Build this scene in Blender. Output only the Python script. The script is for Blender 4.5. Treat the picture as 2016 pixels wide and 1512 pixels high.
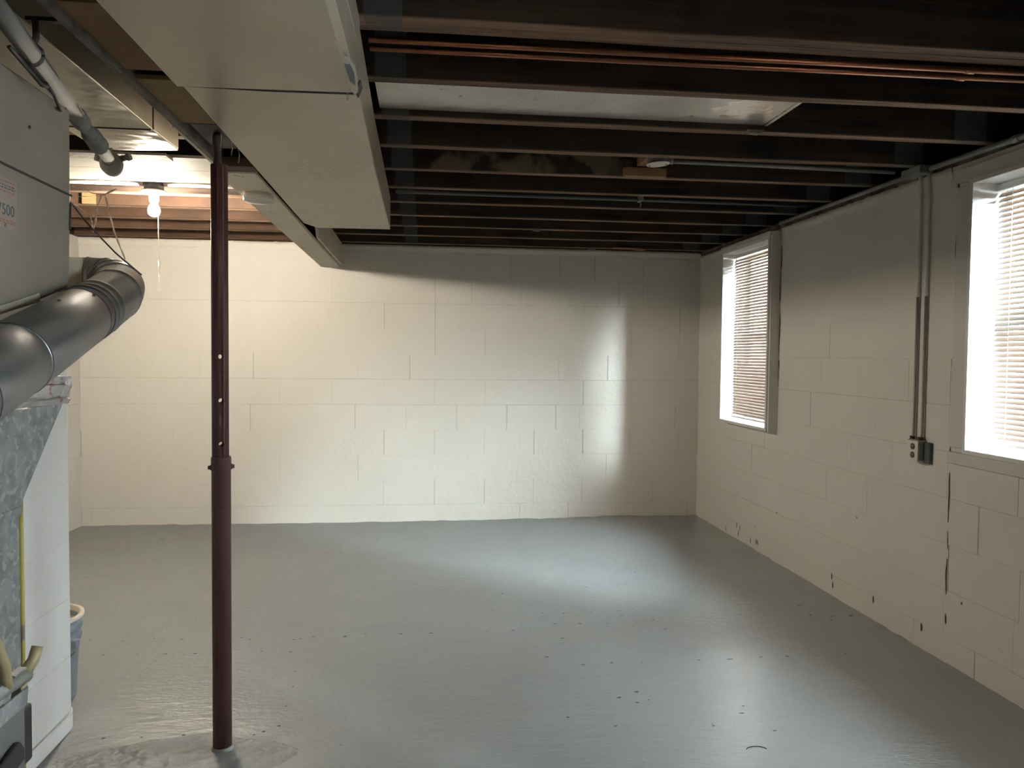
import bpy, bmesh, math, random
from mathutils import Vector, Matrix, noise
random.seed(7)
S = bpy.context.scene
for o in list(bpy.data.objects): bpy.data.objects.remove(o)
C = S.collection

# ---------------------------------------------------------------- camera, sky, daylight portals, exposure
cd = bpy.data.cameras.new('camera'); cam = bpy.data.objects.new('camera', cd); C.objects.link(cam)
r, u, f = Vector((.9937, -.1118, .0095)), Vector((-.0053, .0380, .9993)), Vector((.1118, .9930, -.0371))
f.normalize(); r = (r - f*r.dot(f)).normalized(); u = r.cross(f)
m3 = Matrix((r, u, -f)).transposed()
cam.matrix_world = Matrix.Translation((0, 0, 1.3323)) @ m3.to_4x4()
cd.sensor_width = 36; cd.lens = 1515/2016*36; cd.clip_start = .02
S.camera = cam
SKY = 50.0
w = bpy.data.worlds.new('sky'); S.world = w; w.use_nodes = True
bg = w.node_tree.nodes['Background']; bg.inputs[0].default_value = (.88, .94, 1.0, 1); bg.inputs[1].default_value = SKY
SUN = 150.0                                    # low sun behind thin cloud, shining along the alley
sl = bpy.data.lights.new('hazy_sun', 'SUN'); sl.energy = SUN; sl.angle = math.radians(42); sl.color = (.84, .94, 1.0)
so = bpy.data.objects.new('hazy_sun', sl); C.objects.link(so)
so.rotation_euler = Vector((-.40, .92, -.36)).to_track_quat('-Z', 'Y').to_euler()
BULB = 2330.0
S.view_settings.view_transform = 'Standard'; S.view_settings.look = 'None'
S.view_settings.gamma = 1; S.view_settings.use_curve_mapping = False
S.view_settings.exposure = 0.38
S.cycles.max_bounces = 10; S.cycles.diffuse_bounces = 7; S.cycles.glossy_bounces = 4
S.cycles.transparent_max_bounces = 16; S.cycles.sample_clamp_indirect = 4.0
S.cycles.use_denoising = True

# ---------------------------------------------------------------- materials
def mat(name, col, rough=.6, metal=0., var=None, bump=None, patches=(), spec=.5, emit=None):
    """var=(scale, amount, dark colour); bump=[(scale, strength, distance)]; patches=[(scale, threshold, width, colour)]"""
    m = bpy.data.materials.new(name); m.use_nodes = True
    N, L = m.node_tree.nodes, m.node_tree.links
    b = N['Principled BSDF']; b.inputs['Roughness'].default_value = rough; b.inputs['Metallic'].default_value = metal
    b.inputs['Specular IOR Level'].default_value = spec
    b.inputs['Base Color'].default_value = (*col, 1)
    tc = N.new('ShaderNodeTexCoord'); src = tc.outputs['Object']; m['src'] = 1
    out = None
    def rgb(c):
        n = N.new('ShaderNodeRGB'); n.outputs[0].default_value = (*c, 1); return n.outputs[0]
    def nz(scale, detail=4, rough_=.55, vec=src):
        n = N.new('ShaderNodeTexNoise'); n.inputs['Scale'].default_value = scale
        n.inputs['Detail'].default_value = detail; n.inputs['Roughness'].default_value = rough_
        L.new(vec, n.inputs['Vector']); return n.outputs['Fac']
    def ramp(fac, a, b_):
        n = N.new('ShaderNodeMapRange'); n.inputs[1].default_value = a; n.inputs[2].default_value = b_
        L.new(fac, n.inputs[0]); return n.outputs[0]
    def mix(fac, a, b_):
        n = N.new('ShaderNodeMix'); n.data_type = 'RGBA'; L.new(fac, n.inputs[0]); L.new(a, n.inputs[6]); L.new(b_, n.inputs[7]); return n.outputs[2]
    cur = rgb(col)
    if var:
        sc, lo, hi, c2 = var
        cur = mix(ramp(nz(sc), lo, hi), cur, rgb(c2))
    for (sc, th, wd, c2) in patches:
        cur = mix(ramp(nz(sc, 3, .5), th, th+wd), cur, rgb(c2))
    L.new(cur, b.inputs['Base Color'])
    if bump:
        prev = None
        for (sc, st, di) in bump:
            bn = N.new('ShaderNodeBump'); bn.inputs['Strength'].default_value = st; bn.inputs['Distance'].default_value = di
            L.new(nz(sc, 3), bn.inputs['Height'])
            if prev: L.new(prev, bn.inputs['Normal'])
            prev = bn.outputs[0]
        L.new(prev, b.inputs['Normal'])
    if emit:
        b.inputs['Emission Color'].default_value = (*emit[0], 1); b.inputs['Emission Strength'].default_value = emit[1]
    m['h'] = 0
    return m, dict(N=N, L=L, b=b, src=src, nz=nz, ramp=ramp, mix=mix, rgb=rgb, cur=cur)

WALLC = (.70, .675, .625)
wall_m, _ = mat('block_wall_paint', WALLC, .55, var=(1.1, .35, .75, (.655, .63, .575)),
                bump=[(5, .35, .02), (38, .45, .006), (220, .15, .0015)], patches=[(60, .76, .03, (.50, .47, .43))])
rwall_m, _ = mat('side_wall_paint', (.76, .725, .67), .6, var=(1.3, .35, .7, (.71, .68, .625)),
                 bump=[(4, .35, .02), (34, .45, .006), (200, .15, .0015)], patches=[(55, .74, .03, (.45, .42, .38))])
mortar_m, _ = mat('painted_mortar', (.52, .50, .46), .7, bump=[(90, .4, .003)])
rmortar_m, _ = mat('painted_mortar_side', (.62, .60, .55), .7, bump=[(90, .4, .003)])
floor_m, F = mat('floor_paint', (.30, .325, .328), .30, var=(.9, .3, .75, (.265, .287, .292)), spec=1.0,
                 patches=[(3.1, .60, .22, (.335, .345, .335)), (38, .73, .02, (.16, .165, .165))])
# trowel streaks and orange peel in the floor's gloss paint
def floor_bump():
    N, L, b, src = F['N'], F['L'], F['b'], F['src']
    prev = None
    mp = N.new('ShaderNodeMapping'); mp.inputs['Scale'].default_value = (3.0, 9.0, 1); mp.inputs['Rotation'].default_value = (0, 0, .45)
    L.new(src, mp.inputs[0])
    for vec, sc, st, di in ((src, 1.6, .35, .03), (mp.outputs[0], 2.6, .5, .012), (mp.outputs[0], 9, .45, .005), (src, 26, .5, .005), (src, 120, .10, .001)):
        bn = N.new('ShaderNodeBump'); bn.inputs['Strength'].default_value = st; bn.inputs['Distance'].default_value = di
        L.new(F['nz'](sc, 5, .6, vec), bn.inputs['Height'])
        if prev: L.new(prev, bn.inputs['Normal'])
        prev = bn.outputs[0]
    L.new(prev, b.inputs['Normal'])
    L.new(F['ramp'](F['nz'](2.5, 4), -1.0, 3.6), b.inputs['Roughness'])
floor_bump()
F['b'].inputs['Coat Weight'].default_value = .7; F['b'].inputs['Coat Roughness'].default_value = .27; F['b'].inputs['Coat IOR'].default_value = 1.6
chip_m, _ = mat('chipped_pit', (.11, .11, .105), .8)
patch_m, _ = mat('rough_floor_patch', (.30, .305, .295), .5, var=(8, .4, .7, (.25, .255, .25)), bump=[(9, 1.0, .04), (50, .5, .006)])

# joists: dark old wood, underside and lower lip lighter, grey paint where a wall once stood, window light painted by the right wall
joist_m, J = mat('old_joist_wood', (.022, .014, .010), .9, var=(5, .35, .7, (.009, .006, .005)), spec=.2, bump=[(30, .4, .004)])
def joist_nodes():
    N, L, b, src = J['N'], J['L'], J['b'], J['src']
    mp = N.new('ShaderNodeMapping'); mp.inputs['Scale'].default_value = (.25, 6, 6); L.new(src, mp.inputs[0])
    grain = J['nz'](6, 6, .6, mp.outputs[0])
    cur = J['mix'](J['ramp'](grain, .45, .75), J['cur'], J['rgb']((.045, .028, .019)))
    sep = N.new('ShaderNodeSeparateXYZ'); L.new(src, sep.inputs[0])
    def band(sock, a, b_):
        n = N.new('ShaderNodeMath'); n.operation = 'COMPARE'; n.inputs[1].default_value = (a+b_)/2; n.inputs[2].default_value = (b_-a)/2
        L.new(sock, n.inputs[0]); return n.outputs[0]
    def mul(a, b_):
        n = N.new('ShaderNodeMath'); n.operation = 'MULTIPLY'; n.use_clamp = True; L.new(a, n.inputs[0])
        if isinstance(b_, float): n.inputs[1].default_value = b_
        else: L.new(b_, n.inputs[1])
        return n.outputs[0]
    # lighter brown over the last few millimetres
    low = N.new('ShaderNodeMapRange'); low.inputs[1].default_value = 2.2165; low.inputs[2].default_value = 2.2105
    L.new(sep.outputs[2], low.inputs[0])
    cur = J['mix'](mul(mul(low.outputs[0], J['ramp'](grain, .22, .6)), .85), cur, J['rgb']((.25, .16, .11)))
    # grey paint stripe of a removed partition; right-wall stripe is window light painted in
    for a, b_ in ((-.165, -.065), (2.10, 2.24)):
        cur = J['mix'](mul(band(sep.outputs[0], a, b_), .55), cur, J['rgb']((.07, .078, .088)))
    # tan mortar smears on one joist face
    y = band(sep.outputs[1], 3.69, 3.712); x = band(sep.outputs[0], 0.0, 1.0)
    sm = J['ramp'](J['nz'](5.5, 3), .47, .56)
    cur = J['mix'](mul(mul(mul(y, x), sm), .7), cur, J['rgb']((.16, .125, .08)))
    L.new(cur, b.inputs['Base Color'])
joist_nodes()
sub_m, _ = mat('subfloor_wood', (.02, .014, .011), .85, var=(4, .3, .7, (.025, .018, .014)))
warm_joist_m, _ = mat('redder_lamplit_wood', (.085, .042, .022), .8, var=(5, .35, .7, (.05, .025, .014)), bump=[(30, .4, .004)])  # joist wood lightened and reddened for lamplight; also colours the beam's end block
sill_m, _ = mat('sill_plate_wood', (.055, .042, .034), .9, var=(12, .4, .6, (.14, .12, .10)), bump=[(25, .8, .01)])
duct_m, D = mat('painted_duct_metal', (.76, .70, .58), .36, metal=.5, var=(2.2, .4, .7, (.66, .60, .49)),
                bump=[(2.6, .5, .03), (9, .15, .01)], patches=[(22, .70, .10, (.55, .50, .41))])
def duct_flecks():
    N, L, b, src = D['N'], D['L'], D['b'], D['src']
    v = N.new('ShaderNodeTexVoronoi'); v.inputs['Scale'].default_value = 48; L.new(src, v.inputs['Vector'])
    fl = D['ramp'](v.outputs['Distance'], .26, .18)
    zone = D['ramp'](D['nz'](4.0, 3), .48, .56)
    sep = N.new('ShaderNodeSeparateXYZ'); L.new(src, sep.inputs[0])
    yr = D['ramp'](sep.outputs[1], 2.5, 3.0)
    a = N.new('ShaderNodeMath'); a.operation = 'MULTIPLY'; L.new(fl, a.inputs[0]); L.new(zone, a.inputs[1])
    c = N.new('ShaderNodeMath'); c.operation = 'MULTIPLY'; L.new(a.outputs[0], c.inputs[0]); L.new(yr, c.inputs[1])
    L.new(D['mix'](c.outputs[0], D['cur'], D['rgb']((.95, .93, .88))), b.inputs['Base Color'])
duct_flecks()
beam_m, _ = mat('painted_beam', (.80, .73, .60), .42, spec=.9, var=(3, .4, .7, (.66, .59, .47)), bump=[(14, .3, .006)],
                patches=[(20, .70, .03, (.22, .18, .13))])
plank_m, _ = mat('bare_brown_plank', (.23, .125, .055), .8, var=(5, .35, .7, (.15, .08, .035)), bump=[(40, .3, .003)])
plank2_m, _ = mat('bare_tan_plank', (.30, .20, .09), .8, var=(5, .35, .7, (.22, .14, .06)), bump=[(40, .3, .003)])
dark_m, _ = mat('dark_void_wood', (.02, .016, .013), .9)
grey_wood_m, _ = mat('weathered_grey_plate', (.16, .145, .12), .7, var=(12, .4, .65, (.07, .06, .05)), bump=[(40, .5, .005)])
post_m, _ = mat('red_oxide_post_paint', (.085, .032, .030), .55, var=(9, .35, .75, (.060, .022, .022)), bump=[(70, .25, .002)],
                patches=[(30, .75, .02, (.20, .16, .14))])
rust_m, _ = mat('dark_rusty_steel', (.055, .042, .038), .6, metal=.4, var=(30, .4, .6, (.10, .05, .03)), bump=[(120, .4, .002)])
iron_m, _ = mat('grey_iron_pipe', (.20, .20, .19), .85, metal=0, var=(7, .4, .7, (.12, .115, .11)), bump=[(40, .3, .003)])
flue_m, FL = mat('grey_flue_metal', (.40, .42, .44), .34, metal=.9, var=(4, .4, .7, (.33, .34, .35)), bump=[(5, .25, .012)])
galv_m, G = mat('galvanised_spangle', (.34, .36, .37), .5, metal=.6, var=(18, .42, .6, (.24, .255, .265)), patches=[(45, .55, .05, (.42, .44, .44))])
plen_m, _ = mat('dusty_painted_plenum', (.33, .295, .245), .5, metal=.2, var=(2.5, .4, .7, (.26, .23, .19)), bump=[(2.5, .4, .03)])
foil_m, _ = mat('foil_tape', (.72, .72, .74), .28, metal=.75, bump=[(22, .8, .01)],
                patches=[(38, .60, .05, (.55, .30, .32))])
chim_m, _ = mat('chimney_paint', (.76, .745, .72), .6, var=(2, .35, .7, (.70, .685, .66)), bump=[(12, .25, .008), (90, .2, .003)],
                patches=[(34, .74, .04, (.6, .58, .55))])
white_m, _ = mat('white_trim_paint', (.78, .78, .76), .45, bump=[(30, .08, .002)])
case_m, _ = mat('casing_paint', (.68, .66, .62), .55, bump=[(30, .12, .003)], var=(3, .4, .7, (.64, .62, .58)))
crack_m, _ = mat('open_joint', (.05, .04, .04), .9)
panel_m, P_ = mat('white_painted_panning', (.93, .93, .90), .32, metal=.55, var=(4, .4, .7, (.72, .71, .67)), bump=[(5, .4, .015)], patches=[(28, .7, .03, (.45, .42, .38))])
reflection_m, _ = mat('shiny_reflection_sheet', (.80, .74, .66), .28, metal=.9, bump=[(7, .7, .02)])
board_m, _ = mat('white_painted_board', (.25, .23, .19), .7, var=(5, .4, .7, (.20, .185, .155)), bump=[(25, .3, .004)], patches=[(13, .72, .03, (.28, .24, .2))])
scrap_m, _ = mat('dull_grey_board', (.17, .15, .12), .8, var=(10, .4, .65, (.11, .10, .08)), bump=[(30, .5, .006)])
copper_m, _ = mat('old_copper', (.27, .12, .07), .36, metal=.95, var=(9, .4, .7, (.20, .08, .045)))
cond_m, _ = mat('painted_conduit', (.24, .24, .225), .5, metal=.3, var=(9, .4, .7, (.18, .18, .17)))
dcond_m, _ = mat('grey_conduit', (.10, .11, .12), .5, metal=.5)
drop_m, _ = mat('grey_conduit_drop', (.36, .35, .335), .55, metal=.2)
plastic_m, _ = mat('white_plastic', (.74, .73, .68), .4)
brown_m, _ = mat('brown_receptacle', (.10, .055, .03), .5)
blk_m, _ = mat('black_plastic', (.015, .015, .016), .45)
cab_m, _ = mat('grey_cabinet_metal', (.17, .175, .17), .45, metal=.4, var=(3, .4, .7, (.13, .135, .13)))
tube_m, _ = mat('tan_vinyl_tube', (.30, .24, .13), .3)
yel_m, _ = mat('yellow_gas_tube', (.34, .28, .05), .5, patches=[(6, .58, .03, (.16, .11, .08))])
bucket_m, _ = mat('blue_grey_bucket', (.27, .31, .37), .45, var=(6, .4, .7, (.22, .26, .32)))
rim_m, _ = mat('dried_white_paint', (.70, .64, .54), .6)
sticker_m, _ = mat('faded_sticker', (.36, .29, .24), .7)
ink_m, _ = mat('faded_ink', (.10, .12, .15), .8)
cord_m, _ = mat('pull_cord', (.75, .68, .52), .6)
web_m, _ = mat('dusty_cobweb', (.62, .52, .38), .9)
rope_m, _ = mat('hanger_wire_metal', (.06, .05, .055), .5, metal=.3)
brick_m, B_ = mat('brick', (.50, .27, .20), .9)
def brick_nodes():
    N, L, b, src = B_['N'], B_['L'], B_['b'], B_['src']
    mp = N.new('ShaderNodeMapping'); mp.inputs['Rotation'].default_value = (math.pi/2, 0, math.pi/2); L.new(src, mp.inputs[0])
    t = N.new('ShaderNodeTexBrick'); t.inputs['Scale'].default_value = 4.6
    t.inputs['Color1'].default_value = (.78, .56, .46, 1); t.inputs['Color2'].default_value = (.70, .48, .38, 1); t.inputs['Mortar'].default_value = (.75, .7, .64, 1)
    t.inputs['Mortar Size'].default_value = .015
    L.new(mp.outputs[0], t.inputs['Vector']); L.new(t.outputs['Color'], b.inputs['Base Color'])
brick_nodes()
pave_m, _ = mat('alley_concrete', (.42, .40, .37), .9, bump=[(20, .4, .01)])
# blind slats: thin cream plastic that lets some light through
slat_m = bpy.data.materials.new('blind_slat_plastic'); slat_m.use_nodes = True
N, L = slat_m.node_tree.nodes, slat_m.node_tree.links; N.clear()
o_, mx, df, tr, gl, m2 = [N.new('ShaderNode'+k) for k in ('OutputMaterial', 'MixShader', 'BsdfDiffuse', 'BsdfTranslucent', 'BsdfGlossy', 'MixShader')]
df.inputs[0].default_value = (.36, .31, .28, 1); tr.inputs[0].default_value = (.38, .30, .255, 1); mx.inputs[0].default_value = .4
gl.inputs['Roughness'].default_value = .4; m2.inputs[0].default_value = .05
L.new(df.outputs[0], mx.inputs[1]); L.new(tr.outputs[0], mx.inputs[2]); L.new(mx.outputs[0], m2.inputs[1]); L.new(gl.outputs[0], m2.inputs[2]); L.new(m2.outputs[0], o_.inputs[0])
glass_m = bpy.data.materials.new('window_glass'); glass_m.use_nodes = True
N, L = glass_m.node_tree.nodes, glass_m.node_tree.links; N.clear()
o_, mx, tp, gl, fr = [N.new('ShaderNode'+k) for k in ('OutputMaterial', 'MixShader', 'BsdfTransparent', 'BsdfGlossy', 'Math')]
lw = N.new('ShaderNodeLayerWeight'); lw.inputs[0].default_value = .5; fr.operation = 'POWER'; fr.inputs[1].default_value = 4.5; L.new(lw.outputs['Facing'], fr.inputs[0])
tp.inputs[0].default_value = (.93, .96, .95, 1); gl.inputs['Roughness'].default_value = .02
L.new(fr.outputs[0], mx.inputs[0]); L.new(tp.outputs[0], mx.inputs[1]); L.new(gl.outputs[0], mx.inputs[2]); L.new(mx.outputs[0], o_.inputs[0])
bulb_m, _ = mat('lit_bulb', (.9, .85, .75), .4, emit=((1.0, .89, .72), BULB))

# ---------------------------------------------------------------- mesh helpers
class MB:
    def __init__(s): s.v, s.f, s.sm = [], [], []
    def add(s, vs, fs, smooth=False):
        n = len(s.v); s.v += [tuple(v) for v in vs]; s.f += [tuple(i+n for i in q) for q in fs]; s.sm += [smooth]*len(fs); return s
    def box(s, x0, x1, y0, y1, z0, z1):
        vs = [(x, y, z) for x in (x0, x1) for y in (y0, y1) for z in (z0, z1)]
        return s.add(vs, [(0, 1, 3, 2), (4, 6, 7, 5), (0, 4, 5, 1), (2, 3, 7, 6), (0, 2, 6, 4), (1, 5, 7, 3)])
    def sweep(s, pts, rad, seg=16, caps=True):
        pts = [Vector(p) for p in pts]; n = len(pts)
        if not hasattr(rad, '__len__'): rad = [rad]*n
        t = [(pts[min(i+1, n-1)]-pts[max(i-1, 0)]).normalized() for i in range(n)]
        up = Vector((0, 0, 1)) if abs(t[0].z) < .9 else Vector((1, 0, 0))
        a = t[0].cross(up).normalized(); vs = []
        for i in range(n):
            a = (a - t[i]*a.dot(t[i])).normalized(); b = t[i].cross(a)
            vs += [pts[i] + (a*math.cos(q) + b*math.sin(q))*rad[i] for q in [k*math.tau/seg for k in range(seg)]]
        fs = [(i*seg+k, i*seg+(k+1) % seg, (i+1)*seg+(k+1) % seg, (i+1)*seg+k) for i in range(n-1) for k in range(seg)]
        s.add(vs, fs, True)
        if caps:
            m = len(s.v)-len(vs)
            s.f.append(tuple(m+k for k in reversed(range(seg)))); s.f.append(tuple(m+(n-1)*seg+k for k in range(seg))); s.sm += [False, False]
        return s
    def lathe(s, c, prof, seg=28, axis='z'):
        """prof [(radius, height)] about a vertical axis at c"""
        vs = []
        for (rr, h) in prof:
            for k in range(seg):
                q = k*math.tau/seg; vs.append((c[0]+rr*math.cos(q), c[1]+rr*math.sin(q), c[2]+h))
        fs = [(i*seg+k, i*seg+(k+1) % seg, (i+1)*seg+(k+1) % seg, (i+1)*seg+k) for i in range(len(prof)-1) for k in range(seg)]
        return s.add(vs, fs, True)
    def prism(s, poly, d):
        """polygon of 3-D points pushed by vector d"""
        n = len(poly); d = Vector(d); vs = [Vector(p) for p in poly]+[Vector(p)+d for p in poly]
        return s.add(vs, [tuple(range(n)), tuple(n+k for k in reversed(range(n)))]+[(k, k+n, (k+1) % n+n, (k+1) % n) for k in range(n)])
    def build(s, name, m, parent=None, bevel=0, seg=2):
        me = bpy.data.meshes.new(name); me.from_pydata(s.v, [], s.f)
        me.polygons.foreach_set('use_smooth', s.sm); me.materials.append(m)
        bm = bmesh.new(); bm.from_mesh(me)
        if bevel:
            es = [e for e in bm.edges if len(e.link_faces) == 2 and e.calc_face_angle(0) > .6]
            bmesh.ops.bevel(bm, geom=es, offset=bevel, segments=seg, profile=.5, affect='EDGES')
        bmesh.ops.recalc_face_normals(bm, faces=bm.faces)
        bm.to_mesh(me); bm.free()
        o = bpy.data.objects.new(name, me); C.objects.link(o)
        if parent: attach(o, parent)
        return o
def attach(o, p):
    o.parent = p
    o.matrix_parent_inverse = world(p).inverted()
def world(o):
    mw = Matrix.Translation(o.location) @ o.rotation_euler.to_matrix().to_4x4()
    return (world(o.parent) @ o.matrix_parent_inverse @ mw) if o.parent else mw
def tag(o, label=None, cat=None, group=None, kind=None):
    if label: o['label'] = label
    if cat: o['category'] = cat
    if group: o['group'] = group
    if kind: o['kind'] = kind
    return o
def empty(name, loc, label=None, cat=None, group=None, kind=None):
    o = bpy.data.objects.new(name, None); C.objects.link(o); o.location = loc; o.empty_display_size = .1
    return tag(o, label, cat, group, kind)
def place(o, loc):
    """give a one-mesh thing an origin at its own base without moving it"""
    o.data.transform(Matrix.Translation(-Vector(loc))); o.location = loc; return o

XR, YB, XL, YF = 2.28, 6.247, -2.64, -2.5
TOP = 2.205

# ---------------------------------------------------------------- floor
def floor_z(x, y):
    a = min(1, max(0, (1.7-x)/1.5)); b = min(1, max(0, (y-2.9)/2.6))
    z = -.019*a*a*(3-2*a)*b*b*(3-2*b)
    e = min(abs(XR-x), abs(YB-y), abs(x-XL))
    z += .005*noise.noise(Vector((x*2.2, y*2.2, 0)))*(1 if e > .3 else 1.3) + (.006*noise.noise(Vector((x*11, y*11, 3))) if e < .06 else 0)
    if math.hypot(x+.67, y-2.62) < .15: z *= .3
    return z
fb = MB(); nx, ny = 150, 260
xs = [XL-.1+(XR-XL+.2)*i/nx for i in range(nx+1)]; ys = [YF-.1+(YB-YF+.2)*j/ny for j in range(ny+1)]
fb.add([(x, y, floor_z(x, y)) for y in ys for x in xs], [(j*(nx+1)+i, j*(nx+1)+i+1, (j+1)*(nx+1)+i+1, (j+1)*(nx+1)+i) for j in range(ny) for i in range(nx)], True)
floor = tag(fb.build('floor', floor_m), kind='structure')
pits = [(-1.54, 3.723), (-1.384, 3.69), (-1.249, 3.704), (-1.121, 3.687), (-0.85, 3.683), (-0.807, 3.653), (-0.605, 3.636), (-0.574, 3.646), (-0.518, 3.661), (-0.374, 3.655), (-0.277, 3.68), (-0.111, 3.666), (0.032, 3.667), (-1.404, 3.516), (-1.257, 3.515), (-1.139, 3.51), (-1.012, 3.505), (-0.725, 3.503), (-0.594, 3.486), (-0.531, 3.487), (-0.535, 3.264), (-0.521, 3.108), (-0.518, 2.929), (-0.514, 2.777), (-0.561, 2.74), (-0.588, 2.721), (-1.1, 2.751), (-0.971, 2.742), (-0.83, 2.74), (0.611, 3.912), (0.721, 3.895), (0.864, 3.899), (1.012, 3.895), (1.013, 3.824), (1.152, 3.743), (0.647, 3.742), (0.773, 3.731), (0.91, 3.719), (1.06, 3.714), (1.174, 3.611), (0.3, 3.665), (0.429, 3.667), (0.649, 3.54), (0.541, 3.316), (0.683, 3.22), (0.813, 3.23), (0.945, 3.224), (1.204, 3.224), (1.343, 3.223), (1.491, 3.233), (1.614, 3.234), (1.746, 3.234), (1.889, 3.239), (0.76, 2.895), (0.819, 2.846), (0.841, 2.938), (0.868, 2.863), (1.213, 2.775), (1.183, 2.719), (1.846, 3.899), (2.004, 3.895), (1.987, 3.742), (2.099, 3.717), (2.20, 3.723), (2.056, 3.659), (1.83, 3.835), (1.093, 3.912), (1.264, 4.605), (1.295, 4.603), (1.699, 4.549), (0.434, 4.263), (0.935, 4.337), (1.245, 2.577), (0.527, 2.751), (0.688, 2.666), (1.04, 2.633)]
cb = MB()
for x, y in pits:
    rr = random.uniform(.003, .0065); n = 9; z = floor_z(x, y)+.0012
    big = 1.9 if (x, y) in ((1.013, 3.824), (1.204, 3.224), (1.343, 3.223)) else 1
    ring = [(x+rr*big*random.uniform(.5, 1.9)*math.cos(k*math.tau/n), y+rr*random.uniform(.35, 1.1)*math.sin(k*math.tau/n), z) for k in range(n)]
    cb.add(ring+[(p[0], p[1], z-.004) for p in ring], [tuple(range(n))]+[(k, (k+1) % n, (k+1) % n+n, k+n) for k in range(n)])
cur = [(1.105+.035*math.cos(t)+.02, 2.455+.022*math.sin(t), .003) for t in [2.9-i*.28 for i in range(11)]]
cb.sweep(cur, .0016, 6)
tag(cb.build('floor_pit', chip_m, floor), kind='stuff')
# rough troweled patch round the post's foot
pb = MB(); n = 30; rings = 7; vs = [(-.80, 2.60, .010)]
for k in range(1, rings+1):
    t = k/rings
    for i in range(n):
        q = i*math.tau/n; x = -.80+(.42*t)*math.cos(q)*(1+.18*noise.noise(Vector((math.cos(q)*2, math.sin(q)*2, 0)))); y = 2.58+(.17*t)*math.sin(q)*(1+.2*noise.noise(Vector((math.cos(q)*3, math.sin(q)*3, 5))))
        vs.append((x, y, floor_z(x, y) + (.009*(1-t**3)+.004*noise.noise(Vector((x*14, y*14, 1)))*(1-t) if k < rings else -.006)))
fs = [(0, 1+i, 1+(i+1) % n) for i in range(n)]+[(1+(k-1)*n+i, 1+k*n+i, 1+k*n+(i+1) % n, 1+(k-1)*n+(i+1) % n) for k in range(1, rings) for i in range(n)]
pb.add(vs, fs, True); pb.build('floor_patch', patch_m, floor)

# ---------------------------------------------------------------- block walls
CH = .2032
def block_mesh(a0, a1, z0, z1, front, back, ch, to3, mb):
    """a chamfered block; a = run along the wall, d = depth out of it (towards the room); ch = chamfer left, right, bottom, top"""
    o = [(a0, z0), (a1, z0), (a1, z1), (a0, z1)]; l, r_, b, t = ch
    i = [(a0+l, z0+b), (a1-r_, z0+b), (a1-r_, z1-t), (a0+l, z1-t)]
    dr = .003 if max(ch) > .0013 else .0005
    vs = [to3(a, z, front) for a, z in i]+[to3(a, z, front-dr) for a, z in o]+[to3(a, z, back) for a, z in o]
    fs = [(0, 1, 2, 3)]+[(k, k+4, (k+1) % 4+4, (k+1) % 4) for k in range(4)]+[(k+4, k+8, (k+1) % 4+8, (k+1) % 4+4) for k in range(4)]
    mb.add(vs, fs)
def cut(rect, holes):
    out = [rect]
    for (h0, h1, g0, g1) in holes:
        nxt = []
        for (a0, a1, z0, z1) in out:
            if a1 <= h0 or a0 >= h1 or z1 <= g0 or z0 >= g1: nxt.append((a0, a1, z0, z1)); continue
            if a0 < h0: nxt.append((a0, h0, z0, z1))
            if a1 > h1: nxt.append((h1, a1, z0, z1))
            m0, m1 = max(a0, h0), min(a1, h1)
            if z0 < g0: nxt.append((m0, m1, z0, g0))
            if z1 > g1: nxt.append((m0, m1, g1, z1))
        out = nxt
    return [q for q in out if q[1]-q[0] > .012 and q[3]-q[2] > .012]
def block_wall(parent, A0, A1, top, to3, m, holes=(), phase=.2, seed=1, vis=.5, base=-.03, sgn=1):
    rnd = random.Random(seed)
    zs = [base, .115]+[.115+CH*(k+1) for k in range(9)]+[.115+CH*10, top] if top > .115+CH*10+.02 else [base, .115]+[.115+CH*(k+1) for k in range(10)]
    zs[-1] = top
    for ci in range(len(zs)-1):
        z0, z1 = zs[ci], zs[ci+1]
        a = A0 - (phase + (.2032 if ci % 2 else 0)) % .4064
        edges = [a]
        while edges[-1] < A1: edges.append(edges[-1]+.4064*(1 if rnd.random() > .14 else rnd.choice((.5, .72))))
        hv = rnd.random() < (.85 if z0 < .8 else vis*.75); hg = rnd.choice((.0008, .0014, .002)) if hv else .0001
        for k in range(len(edges)-1):
            a0, a1 = max(A0, edges[k]), min(A1, edges[k+1])
            if a1-a0 < .02: continue
            vv = rnd.random() < vis*(.9 if a0*sgn > 0 else .35)
            vg = rnd.choice((.0015, .003, .0048)) if vv else .0001
            fr = .0008+rnd.uniform(-.0012, .0012)*(1 if vv else .12)
            lc = (.0006+vg*.6, .0006, .0005+hg*.6, .0005)
            for (p0, p1, q0, q1) in cut((a0, a1, z0, z1), holes):
                mb = MB(); block_mesh(p0+vg, p1-.0001, q0+hg, q1-.0001, fr, -.03, lc, to3, mb)
                mb.build('block', m, parent)
def backing(name, m, boxes):
    mb = MB()
    for b in boxes: mb.box(*b)
    return tag(mb.build(name, m), kind='structure')
W1 = (4.79, 5.59, .853, 2.12); W2 = (2.19, 3.01, .935, 2.085); W3 = (-.42, .40, .935, 2.085)
wb = backing('wall_back', mortar_m, [(XL-.25, XR+.25, YB+.0022, YB+.22, -.1, TOP)])
block_wall(wb, XL, XR, TOP, lambda a, z, d: (a, YB-d, z), wall_m, phase=.335, seed=4, vis=.85)
RT = 2.168
xb0, xb1 = XR+.0022, XR+.2
ys_ = [YF, W2[0], W2[1], W1[0], W1[1], YB+.2]
bx = [(xb0, xb1, YF, W3[0], -.1, RT), (xb0, xb1, W3[1], W2[0], -.1, RT), (xb0, xb1, ys_[2], ys_[3], -.1, RT), (xb0, xb1, ys_[4], ys_[5], -.1, RT)]
for h in (W1, W2, W3): bx += [(xb0, xb1, h[0], h[1], -.1, h[2]), (xb0, xb1, h[0], h[1], h[3], RT)]
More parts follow.
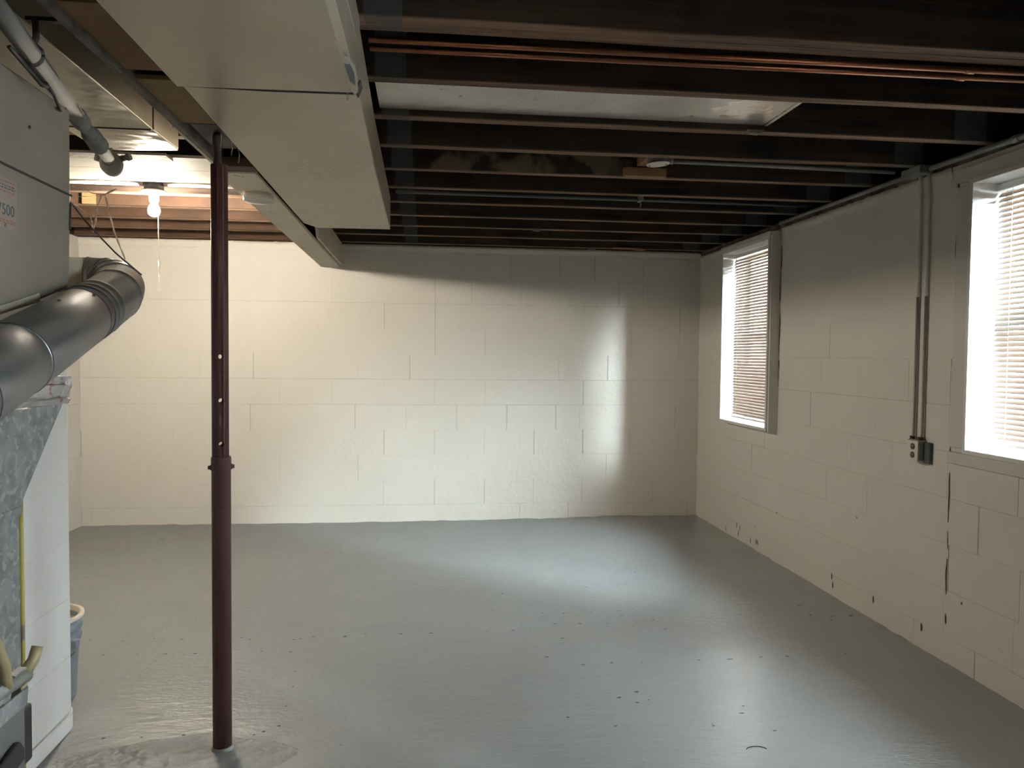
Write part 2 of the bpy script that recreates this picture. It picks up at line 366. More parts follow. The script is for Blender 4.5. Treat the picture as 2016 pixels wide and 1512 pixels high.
wr = backing('wall_right', rmortar_m, bx)
block_wall(wr, 1.6, YB, RT, lambda a, z, d: (XR-d, a, z), rwall_m, holes=[W1, W2], phase=.1, seed=9, vis=.22)
mb = MB()
for b_ in ((YF, W3[0], -.03, RT), (W3[1], 1.6, -.03, RT), (W3[0], W3[1], -.03, W3[2]), (W3[0], W3[1], W3[3], RT)): mb.box(XR, XR+.05, *b_)
mb.build('near_wall_face', rwall_m, wr)
wl = backing('wall_left', mortar_m, [(XL-.2, XL-.0022, YF, YB, -.1, TOP)])
block_wall(wl, 4.6, YB, TOP, lambda a, z, d: (XL+d, a, z), wall_m, phase=.05, seed=5, vis=.6)
MB().box(XL-.05, XL, YF, 4.6, -.03, TOP).build('near_wall_face', wall_m, wl)
tag(MB().box(XL-.2, XR+.2, YF-.2, YF, -.1, TOP).build('wall_front', wall_m), kind='structure')
# parged wash along the tops of the walls (uneven mortar lip)
def lip(parent, a0, a1, to3, m, seed, z, h=.05):
    mb = MB(); n = int((a1-a0)/.03); vs = []
    for i in range(n+1):
        a = a0+(a1-a0)*i/n; k = noise.noise(Vector((a*7, seed, 0))); k2 = noise.noise(Vector((a*21, seed, 4)))
        hh = h*(1+.5*k+.35*k2)
        vs += [to3(a, z-hh, .0005), to3(a, z-hh*.45, .006+.004*k2), to3(a, z+.006*k2, .010+.003*k), to3(a, z+.006*k2, -.02)]
    mb.add(vs, [(i*4+j, i*4+j+1, i*4+j+5, i*4+j+4) for i in range(n) for j in range(3)], True)
    mb.build('mortar_lip', m, parent)
lip(wb, XL, XR, lambda a, z, d: (a, YB-d, z), wall_m, 1, TOP-.002)
lip(wr, 3.15, 4.72, lambda a, z, d: (XR-d, a, z), rwall_m, 2, RT)
lip(wr, 5.63, YB, lambda a, z, d: (XR-d, a, z), rwall_m, 3, RT)
# open joint beside the near window, scars low on the side wall
cb = MB()
for (z0, z1, wd) in ((2.05, 2.115, .010), (1.90, 2.03, .006), (1.66, 1.88, .011), (1.42, 1.63, .005), (1.30, 1.38, .009), (1.18, 1.28, .007), (.885, .96, .005), (.62, .84, .007), (.50, .58, .004), (.30, .46, .008), (.17, .215, .007)):
    n = 7; L_, R_ = [], []
    for i in range(n+1):
        z = z0+(z1-z0)*i/n; c = 3.110+.006*noise.noise(Vector((z*9, 0, 0))); ww = wd*(.35+.65*math.sin(math.pi*(i+.35)/(n+.7)))*random.uniform(.7, 1.2)
        L_.append((XR-.0034, c+ww/2, z)); R_.append((XR-.0034, c-ww/2, z))
    cb.add(L_+R_, [(i, i+1, n+2+i, n+1+i) for i in range(n)])
for (y, z) in [(5.459, .186), (5.417, .288), (5.389, .102), (5.333, .092), (5.076, .157), (5.055, .063), (5.03, .061), (5.146, .052), (4.046, .063), (4.058, .11), (3.821, .491), (3.654, .106), (4.75, .327), (3.01, .294), (5.359, .049), (5.587, .035), (3.27, .10)]:
    hh = .022 if z < .12 else .006; ww = .0045
    cb.add([(XR-.0034, y-ww, z-hh*.6), (XR-.0034, y+ww*.6, z-hh), (XR-.0034, y+ww, z+hh*.4), (XR-.0034, y-ww*.4, z+hh)], [(0, 1, 2, 3)])
for (y0, z0, y1, z1) in ((4.80, .86, 4.785, 1.05), (4.79, 1.08, 4.776, 1.32), (4.785, 1.35, 4.775, 1.62), (4.78, 1.7, 4.77, 2.05)):
    n = 9; L_, R_ = [], []
    for i in range(n+1):
        t = i/n; c = y0+(y1-y0)*t-.012+.006*noise.noise(Vector((t*9, y0*7, 0))); ww = random.uniform(.003, .012)
        L_.append((XR-.0034, c+ww/2, z0+(z1-z0)*t)); R_.append((XR-.0034, c-ww/2, z0+(z1-z0)*t))
    cb.add(L_+R_, [(i, i+1, n+2+i, n+1+i) for i in range(n)])
tag(cb.build('wall_crack', crack_m, wr), kind='stuff')

# ---------------------------------------------------------------- ceiling: subfloor boards and joists
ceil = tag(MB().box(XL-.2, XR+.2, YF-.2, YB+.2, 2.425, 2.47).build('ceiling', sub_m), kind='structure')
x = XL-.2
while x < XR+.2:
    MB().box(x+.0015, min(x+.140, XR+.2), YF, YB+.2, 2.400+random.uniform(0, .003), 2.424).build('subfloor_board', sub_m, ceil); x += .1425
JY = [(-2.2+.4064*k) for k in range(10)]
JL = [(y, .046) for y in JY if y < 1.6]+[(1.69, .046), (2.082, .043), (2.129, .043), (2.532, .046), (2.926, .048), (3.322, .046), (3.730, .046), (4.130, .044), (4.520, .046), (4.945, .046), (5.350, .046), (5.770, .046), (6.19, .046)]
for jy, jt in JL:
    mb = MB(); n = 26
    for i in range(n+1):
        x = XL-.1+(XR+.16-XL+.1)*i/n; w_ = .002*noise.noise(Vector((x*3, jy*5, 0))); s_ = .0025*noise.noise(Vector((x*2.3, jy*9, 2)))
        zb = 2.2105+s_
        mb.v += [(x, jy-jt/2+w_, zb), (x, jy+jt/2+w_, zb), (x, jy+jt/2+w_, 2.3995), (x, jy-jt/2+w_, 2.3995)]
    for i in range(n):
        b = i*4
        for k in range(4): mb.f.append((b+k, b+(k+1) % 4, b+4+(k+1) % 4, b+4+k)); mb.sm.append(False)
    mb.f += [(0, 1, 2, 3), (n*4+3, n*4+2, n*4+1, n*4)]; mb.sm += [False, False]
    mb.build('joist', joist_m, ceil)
for bx_ in ((XR+.165, XR+.2, YF-.2, YB+.2), (XL-.2, XL-.165, YF-.2, YB+.2), (XL-.2, XR+.2, YB+.165, YB+.2), (XL-.2, XR+.2, YF-.2, YF-.165)):
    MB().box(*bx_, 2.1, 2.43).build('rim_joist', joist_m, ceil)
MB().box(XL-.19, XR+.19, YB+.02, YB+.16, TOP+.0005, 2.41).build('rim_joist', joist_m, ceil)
# lamplight on the joist faces, painted in as thin redder boards left of the beam
for jy in (4.945, 5.350, 5.770, 6.19):
    MB().box(XL+.01, -.85, jy-.037, jy-.0265, 2.216, 2.398).build('lamplit_face', warm_joist_m, ceil, bevel=.001, seg=1)
MB().box(-2.04, -1.97, 4.880, 4.907, 2.213, 2.30).build('joist_block', plank2_m, ceil)
MB().box(XR+.006, XR+.2, YF, YB, RT+.002, 2.209).build('sill_plate', sill_m, wr)
mb = MB()
for (x0, x1, z0, z1, y0) in ((.95, 1.16, 2.206, 2.248, 3.668),): mb.box(x0, x1, y0, 3.7055, z0, z1)
mb.build('joist_block', plank_m, ceil, bevel=.002, seg=1)
MB().box(1.01, 1.055, 3.42, 3.667, 2.252, 2.29).build('joist_block', plank_m, ceil, bevel=.002, seg=1)
MB().prism([(1.50, 6.10, 2.2095), (1.72, 6.10, 2.2095), (1.76, 6.10, 2.196), (1.69, 6.10, 2.198), (1.68, 6.10, 2.204), (1.50, 6.10, 2.206)], (0, .08, 0)).build('wood_shim', plank_m, ceil)
for (x, y) in ((1.23, 2.88), (.73, 5.33), (1.31, 6.17)):
    MB().prism([(x, y, 2.212), (x+.07, y, 2.212), (x+.05, y, 2.198), (x+.012, y, 2.20)], (0, .03, 0)).build('splinter', sill_m, ceil)

# ---------------------------------------------------------------- windows and blinds
def window(name, y0, y1, z0, z1, xf, trim):
    w = empty(name, (XR, (y0+y1)/2, z0)); tag(w, kind='structure')
    t = .02; xo = XR+.2
    for (a, b, c, d) in ((y0-t, y0, z0-t, z1+t), (y1, y1+t, z0-t, z1+t)):
        MB().box(xf, xo, a+.0005, b, c, d).build('jamb', white_m, w, bevel=.0012, seg=1)
    MB().box(xf, xo, y0, y1, z1, z1+t).build('head_jamb', white_m, w, bevel=.0012, seg=1)
    MB().box(xf-.004, xo, y0, y1, z0-t, z0).build('window_sill', white_m, w, bevel=.002, seg=1)
    xg = XR+.13
    for (a, b, c, d) in ((y0, y0+.035, z0, z1), (y1-.035, y1, z0, z1), (y0+.035, y1-.035, z0, z0+.04), (y0+.035, y1-.035, z1-.04, z1), (y0+.035, y1-.035, (z0+z1)/2-.018, (z0+z1)/2+.018)):
        MB().box(xg, xg+.03, a, b, c, d).build('sash_rail', white_m, w, bevel=.001, seg=1)
    for (c, d) in ((z0+.04, (z0+z1)/2-.018), ((z0+z1)/2+.018, z1-.04)):
        MB().box(xg+.013, xg+.017, y0+.035, y1-.035, c, d).build('window_pane', glass_m, w)
    for tr_ in trim: MB().box(*tr_).build('casing_board', case_m, w, bevel=.0015, seg=1)
    return w
window('window_1', 4.81, 5.57, .873, 2.10, 2.205,
       [(2.215, 2.279, 4.772, 4.789, .848, 2.150), (2.20, 2.279, 4.775, 5.60, 2.121, 2.150), (2.222, 2.279, 5.591, 5.606, .848, 2.16)])
window('window_2', 2.21, 2.99, .955, 2.065, 2.255,
       [(2.260, 2.279, 2.991+.018, 3.092, .955, 2.066), (2.260, 2.279, 2.10, 3.092, 2.0855, 2.142), (2.258, 2.279, 2.10, 3.105, .884, .934), (2.260, 2.279, 2.10, 2.189, .955, 2.066)])
window('window_3', -.40, .38, .955, 2.065, 2.255, [(2.260, 2.279, -.51, .49, 2.0855, 2.142), (2.258, 2.279, -.51, .49, .884, .934)])
def slat(name, length):
    mb = MB(); wd = .0252; n = 5; th = .0007; vs = []
    for e in (0, length):
        for i in range(n+1):
            s = -wd/2+wd*i/n; vs.append((s, e, .0022*(1-(2*s/wd)**2)))
        for i in range(n+1):
            s = -wd/2+wd*i/n; vs.append((s, e, .0022*(1-(2*s/wd)**2)-th))
    k = n+1
    fs = [(i, i+1, 2*k+i+1, 2*k+i) for i in range(n)]+[(k+i+1, k+i, 3*k+i, 3*k+i+1) for i in range(n)]+[(0, 2*k, 3*k, k), (n, k+n, 3*k+n, 2*k+n)]
    mb.add(vs, fs, True); return mb
def blind(x, y0, y1, ztop, zbot, zsill, label, tilt, wand_y):
    b = empty('window_blind', (x, y0, zsill), label, 'blinds', 'slatted blinds in the two side-wall windows')
    MB().box(x-.014, x+.016, y0, y1, ztop-.027, ztop).build('headrail', white_m, b, bevel=.002, seg=1)
    MB().box(x-.012, x+.012, y0+.003, y1-.003, zbot-.014, zbot).build('bottom_rail', white_m, b, bevel=.003, seg=2)
    z = ztop-.045; first = None; L_ = y1-y0-.006
    while z > zbot+.012:
        if first is None:
            first = slat('slat', L_).build('slat', slat_m); s = first
        else:
            s = first.copy(); C.objects.link(s)
        s.location = (x, y0+.003, z); s.rotation_euler = (0, tilt+random.uniform(-.02, .02), 0); attach(s, b)
        z -= .0213
    for yy in (y0+.09, y1-.09):
        for dx in (-.0135, .0135): MB().sweep([(x+dx, yy, ztop-.02), (x+dx, yy, zbot)], .0007, 5).build('ladder_cord', cord_m, b)
    MB().sweep([(x-.02, wand_y, ztop-.02), (x-.022, wand_y, ztop-.06), (x-.022, wand_y+.003, ztop-.50)], .0035, 8).build('tilt_wand', plastic_m, b)
    return b
blind(2.300, 4.815, 5.565, 2.095, .900, .873, 'closed cream slatted blind in the far, smaller-looking window near the corner', -.93, 5.50)
blind(2.372, 2.214, 2.986, 2.060, .990, .955, 'white slatted blind in the near window cut by the photo edge', -.90, 2.77)

# outside: brick building across a narrow alley
tag(MB().box(4.3, 5.0, 7.6, 18, -.2, 6.0).build('brick_building', brick_m), 'reddish brick building across the alley, glimpsed between blind slats', 'building')
for y0, lab in ((3.65, 'added brick sun blocker outside between the two blinds, barely glimpsed through the near one'), (-1.3, 'added unseen brick sun blocker outside behind the camera')):  # brick stacks added to block the sun from the far and third windows
    tag(place(MB().box(2.50, 3.35, y0, y0+.5, .40, 3.4).build('brick_sun_blocker', brick_m), (2.9, y0+.25, .40)), lab, 'sun blocker', 'added brick sun blockers in the alley')
tag(MB().box(XR+.21, 12, -14, 16, -.2, .45).build('ground', pave_m), kind='structure')

# ---------------------------------------------------------------- support beam (boxed) with brown planks
bm_ = empty('support_beam', (-.74, 3.2, 2.02), 'beige painted boxed beam running under the joists to the back wall', 'beam')
MB().prism([(-.800, 3.07, 2.018), (-.655, 3.07, 2.018), (-.683, YB-.001, 2.018), (-.826, YB-.001, 2.018)], (0, 0, .020)).build('bottom_board', beam_m, bm_, bevel=.002, seg=1)
MB().prism([(-.670, 4.85, 2.0385), (-.681, YB-.002, 2.0385), (-.681, YB-.002, 2.209), (-.664, 4.62, 2.209)], (.018, 0, 0)).build('side_board', beam_m, bm_, bevel=.0015, seg=1)
MB().prism([(-.795, 2.55, 2.0385), (-.824, YB-.002, 2.0385), (-.824, YB-.002, 2.209), (-.795, 2.55, 2.209)], (.018, 0, 0)).build('side_board', beam_m, bm_)
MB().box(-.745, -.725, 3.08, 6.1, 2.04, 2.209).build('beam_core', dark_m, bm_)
MB().box(-.775, -.757, .4, 3.15, 2.028, 2.209).build('edge_strip', grey_wood_m, bm_, bevel=.001, seg=1)
MB().box(-.7565, -.6405, 1.69, 2.068, 2.045, 2.058).build('brown_plank', plank_m, bm_, bevel=.001, seg=1)
MB().box(-.7565, -.6405, 2.135, 2.52, 2.045, 2.058).build('brown_plank', plank2_m, bm_, bevel=.001, seg=1)
MB().box(-.742, -.6405, 2.545, 2.83, 2.05, 2.058).build('end_plate', grey_wood_m, bm_, bevel=.001, seg=1)
MB().box(-.7565, -.6405, 2.985, 3.066, 2.024, 2.06).build('end_block', warm_joist_m, bm_, bevel=.002, seg=1)
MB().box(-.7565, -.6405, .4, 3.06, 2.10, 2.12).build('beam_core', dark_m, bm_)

# ---------------------------------------------------------------- big air duct
du = empty('air_duct', (-.41, 3.0, 2.02), 'wide beige painted sheet-metal duct hung under the joists', 'duct')
MB().prism([(-.634, 2.075, 2.026), (-.641, 3.05, 2.026), (-.650, 4.23, 2.026), (-.60, 4.37, 2.026), (-.199, 4.36, 2.026), (-.191, 2.9, 2.026), (-.179, 2.075, 2.026)], (0, 0, .180)).build('duct_section', duct_m, du, bevel=.004, seg=2)
# nearer sleeve slips over it: wider skin, right bottom corner folded as a chamfer
prof = [(-.637, 2.205), (-.637, 2.012), (-.197, 2.010), (-.178, 2.022), (-.176, 2.205)]
mb = MB()
y0, y1 = .3, 2.085
vs = [(x, y0, z) for x, z in prof]+[(x+(.004 if i in (2,) else 0), (y0+y1)/2, z-.003) for i, (x, z) in enumerate(prof)]+[(x, y1-(.02 if i == 2 else 0), z+(.002 if i > 0 else 0)) for i, (x, z) in enumerate(prof)]
n = len(prof)
mb.add(vs, [(j*n+i, j*n+i+1, (j+1)*n+i+1, (j+1)*n+i) for j in range(2) for i in range(n-1)]+[(0, 1, 2, 3, 4), (14, 13, 12, 11, 10)])
sl = mb.build('duct_sleeve', duct_m, du)
MB().prism([(-.634, 2.0855, 2.016), (-.41, 2.088, 2.0145), (-.18, 2.0855, 2.0155), (-.18, 2.0865+.006, 2.0155), (-.41, 2.096, 2.0145), (-.634, 2.0865+.004, 2.016)], (0, 0, .009)).build('seam_gap', crack_m, du)
MB().prism([(-.182, 2.02, 2.006), (-.172, 2.02, 2.03), (-.172, 2.083, 2.03), (-.182, 2.083, 2.006)], (.004, 0, 0)).build('seam_gap', crack_m, du)
# torn tape at the sleeve's corner
tp = MB(); pts = []
out = [(-.198, 1.71), (-.190, 1.72), (-.186, 1.80), (-.178, 1.82), (-.168, 1.86), (-.170, 1.95), (-.176, 2.04), (-.186, 2.06), (-.192, 2.02), (-.196, 1.93), (-.196, 1.84), (-.193, 1.78)]
tp.prism([(x, y, 2.0035+max(0, (x+.195))*.28) for x, y in out], (0, 0, -.0022)); tp.build('torn_tape', rim_m, du)
MB().prism([(x, y, 2.0030+max(0, (x+.195))*.28) for x, y in ((-.190, 1.84), (-.178, 1.85), (-.174, 1.91), (-.178, 1.99), (-.188, 1.95))], (0, 0, -.0035)).build('torn_tape', dcond_m, du)
tag(MB().prism([(-.182, 1.50, 2.10), (-.182, 1.98, 2.12), (-.182, 1.98, 2.135), (-.182, 1.50, 2.118)], (.008, 0, 0)).build('drive_cleat', duct_m, du))

# ---------------------------------------------------------------- smaller duct left of the beam
d2 = empty('air_duct', (-1.1, 2.5, 2.11), 'narrow beige duct left of the beam, above the grey iron pipe', 'duct')
MB().prism([(-1.27, .3, 2.108), (-.938, .3, 2.108), (-.952, 2.838, 2.108), (-1.27, 2.838, 2.108)], (0, 0, .10)).build('duct_sleeve', duct_m, d2, bevel=.004, seg=2)
MB().prism([(-1.262, 2.82, 2.112), (-.957, 2.82, 2.112), (-.953, 3.02, 2.112), (-.950, 3.12, 2.114), (-.965, 3.165, 2.118), (-1.20, 3.17, 2.112), (-1.25, 3.12, 2.112), (-1.262, 3.02, 2.112)], (0, 0, .094)).build('duct_section', duct_m, d2, bevel=.004, seg=2)
MB().prism([(-.957, 2.8385, 2.105), (-1.262, 2.8385, 2.105), (-1.262, 2.843, 2.105), (-.957, 2.843, 2.105)], (0, 0, .09)).build('seam_gap', crack_m, d2)
MB().prism([(-.951, 2.8385, 2.109), (-.951, 2.846, 2.109), (-.951, 2.846, 2.20), (-.951, 2.8385, 2.20)], (.003, 0, 0)).build('seam_gap', crack_m, d2)
MB().prism([(-.94, 3.17, 2.196), (-.955, 3.62, 2.196), (-.975, 3.62, 2.196), (-.96, 3.17, 2.196)], (0, 0, .012)).build('hanger_strip', dark_m, d2)

# ---------------------------------------------------------------- steel post
ps = empty('support_post', (-.669, 2.621, 0), 'dark red telescoping steel jack post standing on the floor', 'post')
def tube_with_holes(name, c, z0, z1, rr, holes, m, parent, ang):
    o = MB().sweep([(c[0], c[1], z0), (c[0], c[1], z1)], rr, 40).build('tmp', m)
    if holes:
        inner = MB().sweep([(c[0], c[1], z0+.01), (c[0], c[1], z1+.02)], rr-.004, 40)
        cuts = [inner.build('tmp', m)]
        for z in holes:
            d = Vector((math.cos(ang), math.sin(ang), 0))*.1
            cuts.append(MB().sweep([Vector((c[0], c[1], z))-d, Vector((c[0], c[1], z))+d], .0082, 16).build('tmp', m))
        for k in cuts:
            md = o.modifiers.new('b', 'BOOLEAN'); md.operation = 'DIFFERENCE'; md.object = k; md.solver = 'EXACT'
        bpy.context.view_layer.update()
        me = bpy.data.meshes.new_from_object(o.evaluated_get(bpy.context.evaluated_depsgraph_get()))
        for k in cuts: bpy.data.objects.remove(k)
        o.modifiers.clear(); o.data = me
        bm = bmesh.new(); bm.from_mesh(me)
        for fc in bm.faces: fc.smooth = abs(fc.normal.z) < .3 and len(fc.verts) < 12
        bm.to_mesh(me); bm.free()
        # sharp shading only by angle
        for e in me.edges: pass
    o.name = name; attach(o, parent); return o
ang = math.atan2(2.621, -.669)+.12
tube_with_holes('upper_tube', (-.671, 2.621), .90, 1.942, .0268, (1.3195, 1.1758, 1.033), post_m, ps, ang)
MB().lathe((-.669, 2.621, 0), [(.0, .002), (.0305, .002), (.0305, .955), (.0318, .958), (.0318, .985), (.0300, .990), (.0272, .990)], 40).build('lower_tube', post_m, ps)
ax = Vector((math.cos(ang+math.pi/2), math.sin(ang+math.pi/2), 0)); cc = Vector((-.669, 2.621, .955))
for s in (-1, 1):
    MB().sweep([cc+ax*s*.029, cc+ax*s*.034, cc+ax*s*.0345, cc+ax*s*.041, cc+ax*s*.0415], [.0095, .0095, .0065, .0065, .002], 8).build('bolt_head', rust_m, ps)
cc = Vector((-.669, 2.621, .812)); dd = Vector((math.cos(ang), math.sin(ang), 0))*-1
MB().sweep([cc+dd*.0295, cc+dd*.0312], .0075, 14).build('hole_plug', rust_m, ps)
MB().lathe((-.676, 2.621, 1.935), [(.0, 0), (.0135, 0), (.0135, .02), (.0125, .022), (.0135, .03), (.0125, .034), (.0135, .042), (.0125, .046), (.0135, .06), (.0155, .075), (.0155, .098), (.012, .110), (.0, .114)], 20).build('jack_screw', rust_m, ps)
MB().lathe((-.669, 2.621, 0), [(.0, -.01), (.040, -.01), (.0385, .004), (.034, .012), (.0315, .016), (.031, .02)], 30).build('base_collar', patch_m, ps)

# ---------------------------------------------------------------- smoke detector on the beam, ceiling lamp with pull cord
o = MB().lathe((-.720, 3.45, 0), [(0, 2.0175), (.056, 2.0175), (.056, 2.008), (.064, 2.006), (.064, 1.992), (.060, 1.984), (.03, 1.982), (0, 1.982)], 40).build('smoke_detector', plastic_m)
tag(place(o, (-.720, 3.45, 2.0175)), 'round white smoke detector fixed under the painted beam', 'smoke detector')
lp = empty('ceiling_lamp', (-1.452, 4.35, 2.25), 'lit bare bulb in a white holder with a pull cord', 'lamp')
MB().lathe((-1.452, 4.35, 0), [(0, 2.196), (.064, 2.196), (.064, 2.190), (.050, 2.182), (.030, 2.176), (.0245, 2.172), (.0235, 2.140), (.020, 2.136), (0, 2.136)], 32).build('lamp_holder', plastic_m, lp)
MB().lathe((-1.452, 4.35, 0), [(0, 2.1355), (.013, 2.1355), (.016, 2.125), (.027, 2.108), (.0305, 2.092), (.029, 2.078), (.022, 2.066), (.012, 2.060), (0, 2.058)], 28).build('bulb', bulb_m, lp)
MB().sweep([(-1.431, 4.338, 2.172), (-1.424, 4.332, 2.10), (-1.424, 4.332, 1.90), (-1.423, 4.332, 1.82), (-1.419, 4.332, 1.79), (-1.421, 4.332, 1.755), (-1.425, 4.332, 1.78), (-1.423, 4.332, 1.82)], .0022, 8).build('pull_cord', cord_m, lp)
for z in (1.735, 1.71, 1.665, 1.51, 1.488): MB().lathe((-1.424, 4.332, z), [(0, .005), (.0028, .003), (.0028, -.003), (0, -.005)], 8).build('cord_bead', plastic_m, lp)
MB().sweep([(-1.424, 4.332, 1.755), (-1.424, 4.332, 1.488)], .0005, 5).build('cord_thread', cord_m, lp)
cu = empty('junction_box', (-1.452, 4.35, 2.197), 'dark metal ceiling box and conduit directly above the lit bulb', 'electrical box')
MB().lathe((-1.452, 4.35, 0), [(0, 2.197), (.052, 2.197), (.052, 2.24), (0, 2.24)], 8).build('box_body', dcond_m, cu)
MB().sweep([(-1.40, 4.35, 2.232), (-.84, 4.35, 2.232)], .011, 12).build('conduit_pipe', plastic_m, cu)
MB().sweep([(-1.504, 4.35, 2.232), (-2.3, 4.35, 2.232)], .011, 12).build('conduit_pipe', plastic_m, cu)

# ---------------------------------------------------------------- painted boards over the lamp side
def board(x0, x1, y0, y1, z0, z1, name, m, label, ragged=0, grp=None):
    n = 40; A, B2 = [], []
    for i in range(n+1):
        x = x0+(x1-x0)*i/n; A.append((x, y0, z0)); B2.append((x, y1+ragged*noise.noise(Vector((x*16, y1, 0))), z0))
    o = MB().prism(A+B2[::-1], (0, 0, z1-z0)).build(name, m)
    return tag(place(o, ((x0+x1)/2, (y0+y1)/2, z0)), label, 'board', grp)
board(XL+.02, -.84, 3.60, 3.842, 2.196, 2.209, 'ceiling_board', board_m, 'white painted ceiling board nearer the camera, beside the grey ragged strip', 0, 'white boards under the joists')
board(XL+.02, -.84, 3.846, 4.118, 2.196, 2.209, 'ceiling_board', board_m, 'white painted ceiling board farther back, just in front of the lit bulb', 0, 'white boards under the joists')
board(-1.9, -1.125, 3.52, 3.625, 2.184, 2.195, 'scrap_board', scrap_m, 'dull grey strip of board with a ragged edge behind the narrow duct', .010)

# ---------------------------------------------------------------- white panning between two joists (right of the duct)
pn = empty('sheet_panel', (.58, 2.73, 2.236), 'white painted sheet-metal panel closing one joist bay', 'panel')
MB().box(-.172, 1.30, 2.556, 2.900, 2.236, 2.240).build('panel_sheet', panel_m, pn)
MB().box(1.302, 1.318, 2.556, 2.900, 2.233, 2.240).build('panel_rim', panel_m, pn, bevel=.001, seg=1)
mb = MB(); n = 40
pts = [(1.165+.10*math.cos(q)*(1+.8*noise.noise(Vector((math.cos(q)*1.7, math.sin(q)*1.7, 2.3)))), 2.735+.105*math.sin(q)*(1+.7*noise.noise(Vector((math.cos(q)*2.3, math.sin(q)*2.3, 8.1)))), 2.2352) for q in [k*math.tau/n for k in range(n)]]
mb.prism(pts, (0, 0, .0012)); tag(mb.build('reflection_patch', reflection_m, pn), 'shiny patch standing in for a reflection')  # metal patch shaped and coloured as the glow of a reflection on the sheet

# ---------------------------------------------------------------- pipes and conduits
for (y0, y1, z, lab) in ((2.178, 2.156, 2.196, 'copper water pipe of the pair, the one nearer the camera'), (2.222, 2.196, 2.190, 'copper water pipe of the pair, the one farther from the camera')):
    e = empty('copper_pipe', (.9, 2.2, z), lab, 'pipe', 'copper pipes under the joists')
    MB().sweep([(-.16, y0, z), (.9, (y0+y1)/2-.003, z-.003), (XR-.002, y1, z)], .0085, 14).build('pipe_run', copper_m, e)
    MB().sweep([(1.592, (y0+y1*2)/3-.001, z-.001), (1.595, (y0+y1*2)/3-.001, z-.001), (1.622, (y0+y1*2)/3-.001, z-.001), (1.625, (y0+y1*2)/3-.001, z-.001)], [.0085, .0108, .0108, .0085], 14).build('coupling', copper_m, e)
c1 = empty('ceiling_conduit', (1.6, 3.44, 2.22), 'grey conduit from the white round cover to the side-wall box', 'conduit')
MB().sweep([(1.105, 3.435, 2.222), (1.6, 3.44, 2.220), (2.20, 3.452, 2.216)], .0105, 12).build('conduit_pipe', cond_m, c1)
MB().sweep([(1.088, 3.432, 2.222), (1.112, 3.435, 2.222)], .0145, 8).build('connector', cond_m, c1)
jb = empty('junction_box', (1.032, 3.40, 2.20), 'round white ceiling box cover beside the small wood block', 'electrical box')
o = MB().lathe((1.032, 3.395, 0), [(0, 2.194), (.050, 2.194), (.052, 2.196), (.052, 2.198), (0, 2.198)], 32).build('box_cover', plastic_m, jb)
o.data.transform(Matrix.Translation((1.032, 3.395, 2.196)) @ Matrix.Rotation(-.07, 4, 'Y') @ Matrix.Translation((-1.032, -3.395, -2.196)))
MB().lathe((1.032, 3.40, 0), [(0, 2.203), (.046, 2.203), (.046, 2.24), (0, 2.24)], 8).build('box_body', dcond_m, jb)
for dx, dy in ((-.036, .01), (.036, -.01)): MB().lathe((1.032+dx, 3.395+dy, 2.192+(.0025 if dx < 0 else -.0025)*-1), [(0, -.0025), (.004, -.002), (.005, 0), (0, .001)], 8).build('cover_screw', rust_m, jb)
c2 = empty('ceiling_conduit', (1.0, 4.5, 2.24), 'thin dark conduit in a far joist bay running across the ceiling', 'conduit')
MB().sweep([(-.17, 4.36, 2.236), (.6, 4.365, 2.236), (1.35, 4.37, 2.236), (XR-.002, 4.38, 2.236)], .0095, 10).build('conduit_pipe', dcond_m, c2)
MB().box(1.215, 1.235, 4.33, 4.385, 2.224, 2.256).build('conduit_clamp', cond_m, c2)
MB().sweep([(1.225, 4.36, 2.226), (1.228, 4.36, 2.205), (1.222, 4.36, 2.19)], [.004, .003, .002], 8).build('conduit_clamp', cond_m, c2)
c3 = empty('wall_conduit', (2.25, 3.4, 2.19), 'grey painted conduit along the top of the side wall', 'conduit')
MB().sweep([(2.250, 1.2, 2.176), (2.250, 2.3, 2.178), (2.251, 2.72, 2.182), (2.252, 3.26, 2.190)], .0125, 14).build('conduit_pipe', cond_m, c3)
MB().sweep([(2.256, 3.42, 2.193), (2.256, 4.2, 2.196), (2.258, 4.75, 2.196)], .0115, 14).build('conduit_pipe', cond_m, c3)
MB().sweep([(2.250, 2.735, 2.182), (2.251, 2.775, 2.183)], .0155, 12).build('coupling', cond_m, c3)
MB().box(2.205, 2.272, 3.27, 3.41, 2.172, 2.209).build('conduit_box', cond_m, c3, bevel=.004, seg=2)
for (y, m_) in ((3.352, 1), (3.292, 2)):
    MB().sweep([(2.264, y, 2.175), (2.2665, y, 2.12), (2.2685, y-.001, 1.62)], .0080, 12).build('conduit_drop', rwall_m, c3)
    MB().sweep([(2.2685, y-.001, 1.62), (2.2675, y, .99), (2.262, y, .955)], .0068, 12).build('conduit_drop', drop_m, c3)
ob = empty('outlet_box', (2.26, 3.30, .86), 'grey metal box with white duplex outlet at the foot of the conduits', 'outlet')
MB().box(2.238, 2.2785, 3.272, 3.352, .868, .962).build('box_body', drop_m, ob, bevel=.004, seg=2)
MB().box(2.232, 2.2375, 3.268, 3.342, .862, .958).build('outlet_plate', rwall_m, ob, bevel=.002, seg=2)
for zc in (.932, .893):
    rc = MB().sweep([(2.2318, 3.303, zc), (2.2290, 3.303, zc)], .0145, 20).build('receptacle', brown_m, ob)
    for (dy, dz, h_) in ((-.005, .003, .004), (.005, .003, .0035)):
        MB().box(2.2280, 2.2288, 3.303+dy-.0009, 3.303+dy+.0009, zc+dz-h_, zc+dz+h_).build('slot', plastic_m, rc)
MB().box(2.262, 2.2785, 3.228, 3.2715, .858, .955).build('back_box', dcond_m, ob, bevel=.002, seg=1)
